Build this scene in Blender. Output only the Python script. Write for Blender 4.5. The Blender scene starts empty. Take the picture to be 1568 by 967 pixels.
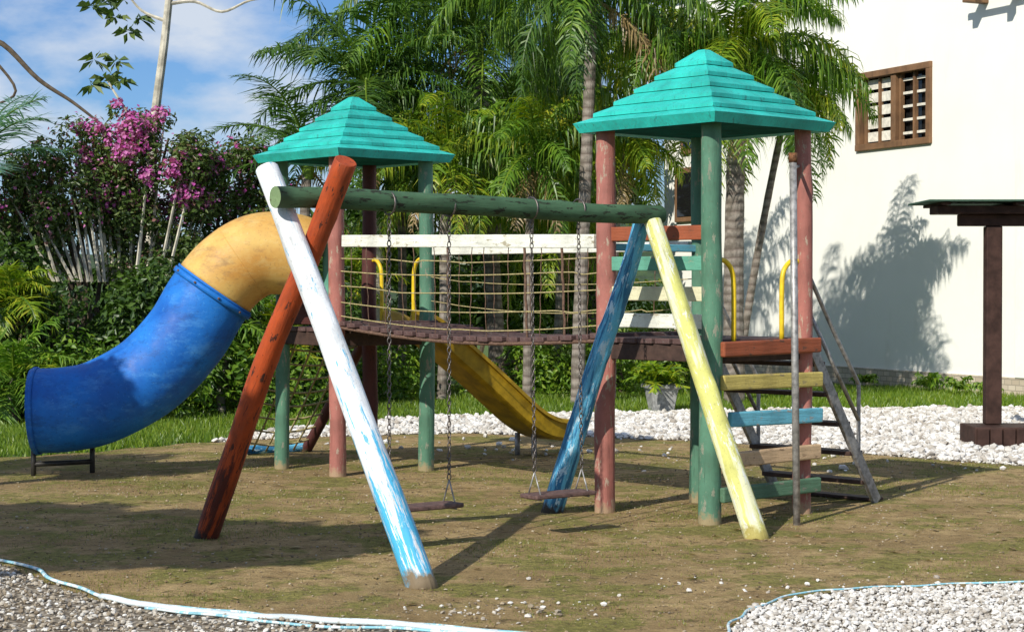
import bpy, math, random
import numpy as np
from mathutils import Vector, Matrix
R = np.random.default_rng(7)
random.seed(7)
C = bpy.context.scene.collection
scene = bpy.context.scene

# ------------------------------------------------------------ materials
def mat_new(name):
    m = bpy.data.materials.new(name); m.use_nodes = True
    nt = m.node_tree
    for n in list(nt.nodes): nt.nodes.remove(n)
    out = nt.nodes.new('ShaderNodeOutputMaterial')
    b = nt.nodes.new('ShaderNodeBsdfPrincipled')
    nt.links.new(b.outputs[0], out.inputs[0])
    return m, nt, b, out
def N(nt, t, **kw):
    n = nt.nodes.new(t)
    for k, v in kw.items(): setattr(n, k, v)
    return n
def noise(nt, vec, scale, detail=4, rough=.55):
    n = N(nt, 'ShaderNodeTexNoise'); n.inputs['Scale'].default_value = scale
    n.inputs['Detail'].default_value = detail; n.inputs['Roughness'].default_value = rough
    if vec is not None: nt.links.new(vec, n.inputs['Vector'])
    return n.outputs['Fac']
def ramp(nt, fac, pts):
    r = N(nt, 'ShaderNodeValToRGB'); e = r.color_ramp.elements
    while len(e) < len(pts): e.new(.5)
    for i, (p, c) in enumerate(pts):
        e[i].position = p
        e[i].color = (c[0], c[1], c[2], 1) if hasattr(c, '__len__') else (c, c, c, 1)
    nt.links.new(fac, r.inputs[0]); return r.outputs[0]
def mix(nt, fac, a, b, mode='MIX'):
    m = N(nt, 'ShaderNodeMix', data_type='RGBA', blend_type=mode)
    for s, v in ((0, fac), (6, a), (7, b)):
        if isinstance(v, (int, float)): m.inputs[s].default_value = v
        elif isinstance(v, tuple): m.inputs[s].default_value = (*v, 1)
        else: nt.links.new(v, m.inputs[s])
    return m.outputs[2]
def mapped(nt, src='Object', scale=(1, 1, 1)):
    tc = N(nt, 'ShaderNodeTexCoord'); mp = N(nt, 'ShaderNodeMapping')
    mp.inputs['Scale'].default_value = scale
    nt.links.new(tc.outputs[src], mp.inputs[0]); return mp.outputs[0]
def bump(nt, b, h, strength=.3, dist=.01):
    n = N(nt, 'ShaderNodeBump'); n.inputs['Strength'].default_value = strength
    n.inputs['Distance'].default_value = dist
    nt.links.new(h, n.inputs['Height']); nt.links.new(n.outputs[0], b.inputs['Normal'])
def math_n(nt, op, a, b=None):
    m = N(nt, 'ShaderNodeMath', operation=op)
    for i, v in enumerate((a, b)):
        if v is None: continue
        if isinstance(v, (int, float)): m.inputs[i].default_value = v
        else: nt.links.new(v, m.inputs[i])
    return m.outputs[0]

def paint(name, col, under=(.16, .11, .07), wear=.35, streak=None, base=None, rough=.62, grad=None, spec=.3, stain=.5, sth=.50):
    """painted timber; local Z runs along the grain"""
    m, nt, b, out = mat_new(name)
    v = mapped(nt, 'Object', (1, 1, .10))
    v2 = mapped(nt, 'Object', (1, 1, 1))
    v3 = mapped(nt, 'Object', (1, 1, .3))
    g = noise(nt, v, 34, 7, .68)
    big = noise(nt, v2, 3.5, 4)
    c = mix(nt, ramp(nt, big, [(.35, .0), (.65, 1.)]), tuple(x*.74 for x in col), tuple(min(1, x*1.14) for x in col))
    if streak:
        g2 = noise(nt, v, 16, 6, .65)
        c = mix(nt, ramp(nt, g2, [(sth, 0.), (sth+.05, 1.)]), c, streak)
    sep = N(nt, 'ShaderNodeSeparateXYZ'); tc = N(nt, 'ShaderNodeTexCoord')
    nt.links.new(tc.outputs['Object'], sep.inputs[0])
    if grad:   # old coat showing through towards the foot, as torn streaks
        z0, z1, gc = grad
        mr = N(nt, 'ShaderNodeMapRange'); nt.links.new(sep.outputs[2], mr.inputs[0])
        mr.inputs[1].default_value = z0; mr.inputs[2].default_value = z1
        mr.inputs[3].default_value = .11; mr.inputs[4].default_value = -.11
        ff = math_n(nt, 'ADD', noise(nt, mapped(nt, 'Object', (1, 1, .09)), 24, 7, .75), mr.outputs[0])
        c = mix(nt, ramp(nt, ff, [(.50, 0.), (.55, 1.)]), c, gc)
    c = mix(nt, ramp(nt, g, [(.60, 0.), (.70, .6)]), c, tuple(x*.35 for x in col))
    w = ramp(nt, noise(nt, v3, 26, 7, .72), [(.565 + .1*(1-wear), 0.), (.585 + .1*(1-wear), 1.)])
    c = mix(nt, w, c, under)
    c = mix(nt, ramp(nt, noise(nt, v3, 7, 5, .6), [(.50, 0.), (.72, stain)]), c, tuple(x*.3+.012 for x in col))
    if base:
        zz = math_n(nt, 'ADD', sep.outputs[2], math_n(nt, 'MULTIPLY', math_n(nt, 'SUBTRACT', noise(nt, v2, 18, 4), .5), .2))
        mr = N(nt, 'ShaderNodeMapRange'); nt.links.new(zz, mr.inputs[0])
        mr.inputs[1].default_value = .03; mr.inputs[2].default_value = .08
        mr.inputs[3].default_value = 1; mr.inputs[4].default_value = 0
        c = mix(nt, mr.outputs[0], c, base)
    c = mix(nt, ramp(nt, noise(nt, v2, 60, 5, .75), [(.55, 0.), (.72, .5)]), c, (.10, .08, .05))
    nt.links.new(c, b.inputs['Base Color'])
    b.inputs['Roughness'].default_value = rough; b.inputs['Specular IOR Level'].default_value = spec
    bump(nt, b, g, .8, .009)
    return m
def simple(name, col, rough=.5, metal=0., var=.25, scale=20, bs=.2, bd=.003, spec=.4):
    m, nt, b, out = mat_new(name)
    v = mapped(nt)
    n = noise(nt, v, scale, 5, .6)
    c = mix(nt, ramp(nt, n, [(.35, 0.), (.65, 1.)]), tuple(x*(1-var) for x in col), tuple(min(1, x*(1+var)) for x in col))
    nt.links.new(c, b.inputs['Base Color'])
    b.inputs['Roughness'].default_value = rough; b.inputs['Metallic'].default_value = metal; b.inputs['Specular IOR Level'].default_value = spec
    bump(nt, b, n, bs, bd); return m
def leafmat(name, cols, trans=.35, rough=.42, spread=.5):
    m, nt, b, out = mat_new(name)
    g = N(nt, 'ShaderNodeNewGeometry')
    v = mapped(nt, 'Object')
    big = noise(nt, v, spread, 2)
    f = math_n(nt, 'ADD', math_n(nt, 'MULTIPLY', g.outputs['Random Per Island'], .6), math_n(nt, 'MULTIPLY', big, .5))
    k = len(cols)
    c = ramp(nt, f, [(.08 + .84*i/(k-1), cc) for i, cc in enumerate(cols)])
    nt.links.new(c, b.inputs['Base Color']); b.inputs['Roughness'].default_value = rough
    t = N(nt, 'ShaderNodeBsdfTranslucent')
    nt.links.new(mix(nt, 1., c, (1.1, 1.3, .5), 'MULTIPLY'), t.inputs[0])
    ms = N(nt, 'ShaderNodeMixShader'); ms.inputs[0].default_value = trans
    nt.links.new(b.outputs[0], ms.inputs[1]); nt.links.new(t.outputs[0], ms.inputs[2])
    nt.links.new(ms.outputs[0], out.inputs[0]); return m

# ------------------------------------------------------------ mesh helpers
def tri_mesh(name, V, F, mats, mi=None, smooth=False):
    V = np.asarray(V, dtype=np.float32).reshape(-1, 3); F = np.asarray(F, dtype=np.int32)
    k = F.shape[1]; me = bpy.data.meshes.new(name)
    me.vertices.add(len(V)); me.vertices.foreach_set('co', V.ravel())
    me.loops.add(F.size); me.loops.foreach_set('vertex_index', F.ravel())
    me.polygons.add(len(F)); me.polygons.foreach_set('loop_start', np.arange(0, F.size, k, dtype=np.int32))
    try: me.polygons.foreach_set('loop_total', np.full(len(F), k, dtype=np.int32))
    except Exception: pass
    for m in mats: me.materials.append(m)
    if mi is not None: me.polygons.foreach_set('material_index', np.asarray(mi, dtype=np.int32))
    me.update(calc_edges=True); me.validate()
    me.polygons.foreach_set('use_smooth', np.full(len(me.polygons), smooth))
    ob = bpy.data.objects.new(name, me); C.objects.link(ob); return ob
def pymesh(name, V, F, mats, mi=None, smooth=False):
    me = bpy.data.meshes.new(name); me.from_pydata([tuple(v) for v in V], [], F)
    for m in (mats if isinstance(mats, (list, tuple)) else [mats]): me.materials.append(m)
    if mi: 
        for p, i in zip(me.polygons, mi): p.material_index = i
    if smooth:
        for p in me.polygons: p.use_smooth = True
    me.update(); ob = bpy.data.objects.new(name, me); C.objects.link(ob); return ob
def empty(name, loc):
    e = bpy.data.objects.new(name, None); e.location = loc; e.empty_display_size = .2
    C.objects.link(e); return e
def par(ob, e):
    ob.parent = e; ob.matrix_parent_inverse = Matrix.Translation(-Vector(e.location)); return ob
def bevel(ob, w=.005, seg=2):
    m = ob.modifiers.new('bev', 'BEVEL'); m.width = w; m.segments = seg; m.limit_method = 'ANGLE'; m.angle_limit = math.radians(40)
    return ob
def frame(p0, p1, roll=None):
    z = (Vector(p1)-Vector(p0)); L = z.length; z.normalize()
    up = Vector((0, 0, 1)) if abs(z.z) < .95 else Vector((0, 1, 0))
    x = up.cross(z).normalized(); y = z.cross(x)
    M = Matrix((x, y, z)).transposed().to_4x4(); M.translation = Vector(p0); return M, L
def log(name, p0, p1, r0, r1, mat, e=None, wob=.006, bury=0., seg=28, rings=30, endmat=None, knots=3):
    M, L = frame(p0, p1); rs = random.Random(len(name)*37 + int(abs(p0[0])*100))
    V = []; F = []; mi = []
    ph = [rs.uniform(0, 6.28) for _ in range(8)]
    kn = [(rs.uniform(.15, .9)*L, rs.uniform(0, 6.28), rs.uniform(.005, .014)) for _ in range(knots)]
    zs = [-bury] + [L*i/rings for i in range(rings+1)]
    zs[-1] = L-.006
    zs.append(L)
    for k, z in enumerate(zs):
        t = max(0, z/L); r = r0*(1-t)+r1*t
        if k == len(zs)-1: r *= .93
        cx = math.sin(z*2.1+ph[0])*wob + math.sin(z*5.3+ph[1])*wob*.35
        cy = math.cos(z*1.8+ph[2])*wob + math.sin(z*4.7+ph[3])*wob*.35
        for j in range(seg):
            a = 2*math.pi*j/seg
            rr = r*(1+.025*math.sin(2*a+z*1.3+ph[4])+.015*math.sin(5*a+ph[5]+z*3)+.014*math.sin(z*9+a*2+ph[6]))
            for kz, ka, kh in kn:
                d = (abs((a-ka+math.pi) % (2*math.pi)-math.pi)*r)**2+(z-kz)**2
                rr += kh*math.exp(-d/.0012)
            V.append((cx+rr*math.cos(a), cy+rr*math.sin(a), z))
    n = len(zs)
    for k in range(n-1):
        for j in range(seg):
            a = k*seg+j; b = k*seg+(j+1) % seg
            F.append((a, b, b+seg, a+seg)); mi.append(0)
    F.append(tuple(range((n-1)*seg, n*seg))); mi.append(1 if endmat else 0)
    F.append(tuple(reversed(range(seg)))); mi.append(1 if endmat else 0)
    ob = pymesh(name, V, F, [mat]+([endmat] if endmat else []), mi, True)
    for p in ob.data.polygons:
        if len(p.vertices) > 4: p.use_smooth = False
    ob.matrix_world = M
    if e: 
        ob.parent = e; ob.matrix_parent_inverse = Matrix.Translation(-Vector(e.location))
    return ob
def board(name, p0, p1, h, t, mat, e=None, rnd=.006, up=(0, 0, 1)):
    """plank between p0 and p1, height h along 'up', thickness t; local z = grain"""
    z = (Vector(p1)-Vector(p0)); L = z.length; z.normalize()
    u = Vector(up); x = u.cross(z).normalized(); y = z.cross(x)
    M = Matrix((x, y, z)).transposed().to_4x4(); M.translation = Vector(p0)
    V = [(sx*t/2, sy*h/2, zz) for zz in (0, L) for sx, sy in ((-1, -1), (1, -1), (1, 1), (-1, 1))]
    F = [(3, 2, 1, 0), (4, 5, 6, 7), (0, 1, 5, 4), (1, 2, 6, 5), (2, 3, 7, 6), (3, 0, 4, 7)]
    ob = pymesh(name, V, F, mat); bevel(ob, rnd); ob.matrix_world = M
    if e: ob.parent = e; ob.matrix_parent_inverse = Matrix.Translation(-Vector(e.location))
    return ob
def box(name, lo, hi, mat, e=None, bv=.005):
    x0, y0, z0 = lo; x1, y1, z1 = hi
    V = [(x0, y0, z0), (x1, y0, z0), (x1, y1, z0), (x0, y1, z0), (x0, y0, z1), (x1, y0, z1), (x1, y1, z1), (x0, y1, z1)]
    F = [(3, 2, 1, 0), (4, 5, 6, 7), (0, 1, 5, 4), (1, 2, 6, 5), (2, 3, 7, 6), (3, 0, 4, 7)]
    ob = pymesh(name, V, F, mat)
    if bv: bevel(ob, bv)
    if e: ob.parent = e; ob.matrix_parent_inverse = Matrix.Translation(-Vector(e.location))
    return ob
def tube_arr(pts, r, seg=8, cap=True):
    P = [Vector(p) for p in pts]; n = len(P); rs = r if hasattr(r, '__len__') else [r]*n
    V = []; F = []
    x = None
    for i in range(n):
        t = (P[min(i+1, n-1)]-P[max(i-1, 0)]).normalized()
        if x is None:
            a = Vector((0, 0, 1)) if abs(t.z) < .9 else Vector((1, 0, 0)); x = a.cross(t).normalized()
        else: x = (x - t*x.dot(t)).normalized()
        y = t.cross(x)
        for j in range(seg):
            a = 2*math.pi*j/seg; V.append(P[i]+(x*math.cos(a)+y*math.sin(a))*rs[i])
    for i in range(n-1):
        for j in range(seg):
            a = i*seg+j; b = i*seg+(j+1) % seg; F.append((a, b, b+seg, a+seg))
    if cap: F.append(tuple(reversed(range(seg)))); F.append(tuple(range((n-1)*seg, n*seg)))
    return V, F
def tubes(name, paths, r, mat, e=None, seg=8):
    V = []; F = []
    for p in paths:
        v, f = tube_arr(p, r, seg); o = len(V); V += v; F += [tuple(i+o for i in q) for q in f]
    ob = pymesh(name, V, F, mat, smooth=True)
    if e: par(ob, e)
    return ob
def cat(pts, n=10):
    P = [Vector(p) for p in pts]; P = [P[0]*2-P[1]]+P+[P[-1]*2-P[-2]]; o = []
    for i in range(1, len(P)-2):
        for k in range(n):
            t = k/n; a, b, c, d = P[i-1], P[i], P[i+1], P[i+2]
            o.append(.5*((2*b)+(c-a)*t+(2*a-5*b+4*c-d)*t*t+(3*b-a-3*c+d)*t**3))
    o.append(P[-2]); return o
def lerp(a, b, t): return tuple(a[i]*(1-t)+b[i]*t for i in range(len(a)))

# ------------------------------------------------------------ world, sun, camera
SUN = Vector((.54, .84, -.727)).normalized()
w = bpy.data.worlds.new('World'); scene.world = w; w.use_nodes = True
nt = w.node_tree
for n in list(nt.nodes): nt.nodes.remove(n)
wo = N(nt, 'ShaderNodeOutputWorld'); bg = N(nt, 'ShaderNodeBackground'); nt.links.new(bg.outputs[0], wo.inputs[0])
sk = N(nt, 'ShaderNodeTexSky', sky_type='NISHITA'); sk.sun_disc = False
sk.sun_elevation = math.radians(36); sk.sun_rotation = math.radians(212.7); sk.air_density = 1.0; sk.dust_density = .3; sk.ozone_density = 2.5
tc = N(nt, 'ShaderNodeTexCoord'); mp = N(nt, 'ShaderNodeMapping'); mp.inputs['Scale'].default_value = (1, 1, 2.2)
mp.inputs['Location'].default_value = (.35, .1, .2)
nt.links.new(tc.outputs['Generated'], mp.inputs[0])
cl = ramp(nt, noise(nt, mp.outputs[0], 7.5, 8, .55), [(.43, 0.), (.60, .95)])
skc = mix(nt, 1., sk.outputs[0], (.60, .86, 1.25), 'MULTIPLY')
nt.links.new(mix(nt, cl, skc, (7.6, 8.4, 9.6)), bg.inputs[0]); bg.inputs[1].default_value = .088
sun = bpy.data.lights.new('sun', 'SUN'); sun.energy = 5.0; sun.angle = math.radians(.5); sun.color = (1, .955, .86)
so = bpy.data.objects.new('sun', sun); C.objects.link(so); so.rotation_euler = SUN.to_track_quat('-Z', 'Y').to_euler(); so.location = (-10, -10, 15)
cam = bpy.data.cameras.new('camera'); co = bpy.data.objects.new('camera', cam); C.objects.link(co)
co.location = (0, 0, 1.52); co.rotation_euler = (math.radians(90-.87), 0, 0)
cam.lens = 64.3; cam.sensor_width = 36; cam.clip_end = 2000; scene.camera = co
scene.view_settings.view_transform = 'Standard'; scene.view_settings.look = 'None'; scene.view_settings.exposure = 0

# ------------------------------------------------------------ material library
WOODDK = simple('dark_wood', (.055, .03, .022), .7, var=.4, scale=14)
M_wht = paint('white_paint', (.83, .85, .86), (.13, .42, .62), .50, base=(.2, .15, .09), grad=(-.1, 1.5, (.07, .44, .70)), stain=.14)
M_red = paint('red_paint', (.46, .075, .018), (.05, .02, .015), .6, base=(.03, .02, .02), grad=(-.1, 1.2, (.10, .022, .014)), stain=.8)
M_blu = paint('blue_paint', (.03, .17, .34), (.50, .68, .78), 1., streak=(.13, .46, .68), base=(.05, .04, .03), stain=.5, sth=.46)
M_yel = paint('pale_yellow_paint', (.68, .67, .20), (.74, .76, .68), 1., streak=(.76, .76, .48), base=(.40, .34, .10), stain=.22)
M_grn = paint('green_paint', (.095, .225, .145), (.26, .27, .2), .85, base=(.30, .24, .13))
M_bea = paint('beam_green_paint', (.065, .135, .072), (.025, .03, .02), 1., base=None, stain=.8, spec=.2, rough=.75)
M_end = paint('end_grain', (.22, .32, .15), (.1, .09, .05), .6)
M_pnk = paint('pink_paint', (.40, .15, .12), (.42, .32, .24), .85, base=(.36, .24, .15))
M_dkr = paint('dark_red_paint', (.10, .03, .025), (.03, .02, .02), .5, base=(.1, .07, .04))
M_obr = paint('orange_brown_paint', (.33, .09, .04), (.12, .06, .04), .7)
M_ylb = paint('yellow_board_paint', (.56, .45, .13), (.3, .24, .12), .7)
M_lbl = paint('light_blue_board_paint', (.15, .46, .58), (.3, .3, .28), .7, stain=.3)
M_tan = paint('tan_board_paint', (.60, .42, .25), (.3, .2, .12), .7, stain=.3)
M_gbd = paint('green_board_paint', (.10, .20, .12), (.2, .2, .15), .7)
M_mnt = paint('mint_board_paint', (.13, .38, .27), (.3, .3, .2), .7)
M_crm = paint('cream_board_paint', (.72, .68, .45), (.5, .42, .3), .7, stain=.25)
M_wbd = paint('white_board_paint', (.80, .80, .70), (.4, .36, .26), .8, stain=.2)
M_trq = paint('turquoise_paint', (.025, .50, .43), (.03, .27, .24), .55, rough=.48, stain=.3, spec=.4)
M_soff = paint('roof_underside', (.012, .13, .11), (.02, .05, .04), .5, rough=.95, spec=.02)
M_dck = paint('deck_planks', (.12, .068, .062), (.22, .18, .16), .8)
M_met = simple('galvanised_tube', (.33, .32, .31), .5, .45, .4, 25)
M_chn = simple('chain_steel', (.16, .14, .13), .45, .8, .4, 60)
M_yst = simple('yellow_steel', (.75, .52, .02), .4, 0, .15, 20)
M_rop = simple('rope', (.36, .30, .14), .8, 0, .4, 60)
M_rpd = simple('rope_brown', (.13, .075, .05), .8, 0, .4, 60)
M_rub = simple('swing_seat_wood', (.12, .07, .06), .6, 0, .4, 40)

# ------------------------------------------------------------ ground
def inpoly(P, poly):
    x, y = P[:, 0], P[:, 1]; c = np.zeros(len(P), bool); n = len(poly); j = n-1
    for i in range(n):
        xi, yi = poly[i]; xj, yj = poly[j]
        c ^= ((yi > y) != (yj > y)) & (x < (xj-xi)*(y-yi)/(yj-yi+1e-12)+xi); j = i
    return c
def rough_poly(poly, step=.15, amp=.05):
    out = []
    n = len(poly)
    for i in range(n):
        a, b = np.array(poly[i], float), np.array(poly[(i+1) % n], float); L = np.linalg.norm(b-a); k = max(1, int(L/step))
        nn = np.array([-(b-a)[1], (b-a)[0]])/L
        for q in range(k):
            t = q/k; p = a+(b-a)*t; out.append(tuple(p+nn*amp*(math.sin(p[0]*7+p[1]*5)+math.sin(p[0]*17-p[1]*11)*.6)))
    return out
hoseL = [(-6.5, 12.2), (-4.2, 10.95), (-2.84, 10.16), (-2.4, 9.5), (-2.03, 8.98), (-1.7, 8.72), (-1.32, 8.5), (-.9, 8.33), (-.35, 8.17), (.15, 7.9)]
hoseR = [(.92, 7.9), (1.0, 8.25), (1.14, 8.62), (1.38, 8.98), (1.69, 9.17), (2.1, 9.3), (2.62, 9.37), (3.6, 9.45), (6, 9.9)]
dirt_poly = rough_poly(hoseL + [(.5, 7.4)] + hoseR + [(9, 11), (9, 14.6), (5.5, 15.3), (4.4, 15.7), (3.15, 16.9), (1.75, 18.3), (-.58, 19.2), (-2.03, 18.7), (-3.15, 18.0), (-3.87, 17.0), (-4.8, 16.3), (-8, 15.8)])
gravel_poly = rough_poly([(-3.0, 17.8), (-2.7, 19.0), (-2.0, 20.2), (-1.2, 21.3), (.2, 21.9), (1.8, 22.3), (4, 22.9), (6.6, 23.2), (14, 22), (14, 13), (8, 13), (3, 15), (0, 17)])
m, nt, b, _ = mat_new('grass_ground'); v = mapped(nt)
c = ramp(nt, noise(nt, v, 1.3, 6, .65), [(.3, (.045, .08, .015)), (.5, (.09, .15, .02)), (.7, (.15, .21, .03))])
nt.links.new(mix(nt, ramp(nt, noise(nt, v, 60, 3), [(.4, 0.), (.7, .7)]), c, (.035, .06, .012)), b.inputs[0]); b.inputs['Roughness'].default_value = .95
bump(nt, b, noise(nt, v, 40, 4), .6, .03); M_gras = m
g = tri_mesh('ground', [(-400, -200, -.012), (400, -200, -.012), (400, 800, -.012), (-400, 800, -.012)], [(0, 1, 2, 3)], [M_gras])
m, nt, b, _ = mat_new('gravel_bed'); v = mapped(nt)
vo = N(nt, 'ShaderNodeTexVoronoi'); vo.inputs['Scale'].default_value = 30; nt.links.new(v, vo.inputs[0])
c = ramp(nt, vo.outputs['Distance'], [(.0, (.45, .41, .35)), (.35, (.28, .24, .18)), (.65, (.11, .085, .055))])
nt.links.new(c, b.inputs[0]); b.inputs['Roughness'].default_value = .9
bump(nt, b, vo.outputs['Distance'], -1, .03); M_gbed = m
def sheet(name, poly, z, mat):
    import bmesh
    bm = bmesh.new(); f = bm.faces.new([bm.verts.new((x, y, z)) for x, y in poly])
    bm.normal_update()
    if f.normal.z < 0: f.normal_flip()
    bmesh.ops.triangulate(bm, faces=bm.faces[:])
    me = bpy.data.meshes.new(name); bm.to_mesh(me); bm.free(); me.materials.append(mat)
    ob = bpy.data.objects.new(name, me); C.objects.link(ob); return ob
sheet('gravel_bed_path', gravel_poly, -.008, M_gbed)
front_poly = [(-8, 6), (8, 6), (8, 10.2), (4, 9.9), (1.4, 9.5), (.6, 8.2), (-.8, 8.6), (-2.2, 9.6), (-3.2, 10.6), (-8, 12.7)]
sheet('gravel_bed_verge', front_poly, -.008, M_gbed)
# dirt
m, nt, b, _ = mat_new('sandy_dirt'); v = mapped(nt)
n1 = noise(nt, v, .8, 5, .6); n2 = noise(nt, v, 6, 9, .7); n3 = noise(nt, v, 85, 4, .7); n4 = noise(nt, v, 1.7, 10, .72)
c = mix(nt, ramp(nt, n2, [(.36, 0.), (.60, 1.)]), (.29, .195, .090), (.52, .375, .18))
c = mix(nt, ramp(nt, n1, [(.44, 0.), (.60, .6)]), c, (.27, .185, .082))
c = mix(nt, ramp(nt, n4, [(.485, 0.), (.55, .78)]), c, mix(nt, ramp(nt, noise(nt, v, 22, 6, .7), [(.4, 0.), (.6, 1.)]), (.12, .135, .025), (.28, .27, .065)))
c = mix(nt, ramp(nt, noise(nt, v, 9, 10, .8), [(.55, 0.), (.60, .8)]), c, (.09, .065, .033))
vo = N(nt, 'ShaderNodeTexVoronoi'); vo.inputs['Scale'].default_value = 30; nt.links.new(v, vo.inputs[0])
c = mix(nt, ramp(nt, vo.outputs['Distance'], [(.07, .7), (.13, 0.)]), c, (.52, .46, .35))
c = mix(nt, ramp(nt, n3, [(.36, .5), (.52, 0.)]), c, (.11, .08, .038))
nt.links.new(c, b.inputs[0]); b.inputs['Roughness'].default_value = .95; b.inputs['Specular IOR Level'].default_value = .15
hh = math_n(nt, 'ADD', n2, math_n(nt, 'MULTIPLY', n3, .3))
bump(nt, b, hh, .85, .055); M_dirt = m
sheet('dirt_playground_floor', dirt_poly, -.004, M_dirt)

# stones
t_ = (1+5**.5)/2
ico = np.array([(-1, t_, 0), (1, t_, 0), (-1, -t_, 0), (1, -t_, 0), (0, -1, t_), (0, 1, t_), (0, -1, -t_), (0, 1, -t_), (t_, 0, -1), (t_, 0, 1), (-t_, 0, -1), (-t_, 0, 1)], float)/1.9
icf = np.array([(0, 11, 5), (0, 5, 1), (0, 1, 7), (0, 7, 10), (0, 10, 11), (1, 5, 9), (5, 11, 4), (11, 10, 2), (10, 7, 6), (7, 1, 8), (3, 9, 4), (3, 4, 2), (3, 2, 6), (3, 6, 8), (3, 8, 9), (4, 9, 5), (2, 4, 11), (6, 2, 10), (8, 6, 7), (9, 8, 1)])
def stones(name, P, smin, smax, mat, zoff=-.004):
    n = len(P); s = smin+(smax-smin)*R.random(n)**1.8
    sc = np.stack([s*R.uniform(.7, 1.3, n), s*R.uniform(.6, 1.1, n), s*R.uniform(.4, .8, n)], 1)*.5
    V = ico[None]*(1+R.normal(0, .16, (n, 12, 1)))*sc[:, None, :]
    a = R.uniform(0, 6.28, n); tl = R.normal(0, .35, n)
    y, z = V[:, :, 1].copy(), V[:, :, 2].copy()
    V[:, :, 1] = y*np.cos(tl)[:, None]-z*np.sin(tl)[:, None]; V[:, :, 2] = y*np.sin(tl)[:, None]+z*np.cos(tl)[:, None]
    x, y = V[:, :, 0].copy(), V[:, :, 1].copy()
    V[:, :, 0] = x*np.cos(a)[:, None]-y*np.sin(a)[:, None]; V[:, :, 1] = x*np.sin(a)[:, None]+y*np.cos(a)[:, None]
    V[:, :, :2] += P[:, None, :]; V[:, :, 2] += zoff+sc[:, 2:3]*R.uniform(.3, 1.3, (n, 1))
    F = icf[None]+(np.arange(n)*12)[:, None, None]
    return tri_mesh(name, V, F.reshape(-1, 3), [mat])
def stonemat(name, cols):
    m, nt, b, _ = mat_new(name); gg = N(nt, 'ShaderNodeNewGeometry')
    k = len(cols); c = ramp(nt, gg.outputs['Random Per Island'], [(i/(k-1), q) for i, q in enumerate(cols)])
    c = mix(nt, ramp(nt, noise(nt, mapped(nt), 60, 3), [(.4, 0.), (.7, .4)]), c, (.3, .25, .18))
    nt.links.new(c, b.inputs[0]); b.inputs['Roughness'].default_value = .85; return m
M_peb = stonemat('white_gravel', [(.36, .32, .27), (.58, .55, .50), (.70, .68, .64), (.82, .81, .78)])
M_peb2 = stonemat('mixed_gravel', [(.16, .12, .08), (.28, .23, .16), (.38, .33, .26), (.56, .53, .47), (.78, .77, .73)])
P = np.stack([R.uniform(-4, 9, 76000), R.uniform(14.5, 23.6, 76000)], 1)
P = P[inpoly(P, gravel_poly) & ~inpoly(P, dirt_poly) & (P[:, 0] < P[:, 1]*.30+.3)]
Q = np.stack([R.uniform(-3, 7, 900), R.uniform(14.8, 18.8, 900)], 1); Q = Q[inpoly(Q, dirt_poly) & (R.random(len(Q)) < np.clip((Q[:, 1]-13.7-np.maximum(0, 2.5-Q[:, 0])*.9)/3, 0, .3))]
stones('gravel', np.concatenate([P, Q]), .03, .09, M_peb)
P = np.stack([R.uniform(-4, 4.2, 90000), R.uniform(7.6, 11.4, 90000)], 1)
vis = (abs(P[:, 0]) < P[:, 1]*.30+.2)
P = P[inpoly(P, front_poly) & ~inpoly(P, dirt_poly) & vis]
Pl = P[P[:, 0] < .4]; Pr = P[P[:, 0] >= .4]
Pl = Pl[R.random(len(Pl)) < .42]
Q = np.stack([R.normal(-.05, .25, 110), R.normal(8.6, .13, 110)], 1); Q3 = np.stack([R.normal(1.6, .8, 50), R.normal(9.35, .2, 50)], 1)
stones('gravel', np.concatenate([Pl, Q]), .009, .034, M_peb2); stones('gravel', np.concatenate([Pr, Q3]), .010, .036, M_peb)
M_clod = stonemat('earth_crumbs', [(.10, .07, .036), (.19, .135, .07), (.30, .22, .12), (.46, .40, .30)])
P = np.stack([R.uniform(-4.5, 5, 14000), R.uniform(8, 18, 14000)], 1); P = P[inpoly(P, dirt_poly)]
stones('earth_crumbs', P, .004, .020, M_clod)

M_hose = paint('hose_plastic', (.30, .62, .72), (.75, .8, .8), .9, streak=(.72, .80, .80), rough=.5, stain=.2)
M_hosew = paint('hose_white', (.70, .78, .80), (.5, .5, .45), .5, stain=.3)
def strip(name, pts, r=.016, mt=None):
    p = cat([(x, y, .012+.006*math.sin(i*2.3)) for i, (x, y) in enumerate(pts)], 8)
    p = [Vector((q.x+.01*math.sin(i*.7), q.y+.012*math.sin(i*.9+1), q.z)) for i, q in enumerate(p)]
    v, f = tube_arr(p, [r]*len(p), 8); ob = pymesh(name, [(a.x, a.y, max(.001, (a.z-.012)*.7+.012)) for a in v], f, mt or M_hose, smooth=True); return ob
strip('garden_edging_hose', hoseL, .012)
strip('garden_edging_hose', [(x+.02, y-.05-.03*math.sin(i*1.7)) for i, (x, y) in enumerate(hoseL[4:])], .022, M_hosew)
strip('garden_edging_hose', [(x-.03, y-.12+.02*math.sin(i*2.1)) for i, (x, y) in enumerate(hoseL[5:])], .010)
strip('garden_edging_hose', hoseR, .007)

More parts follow.
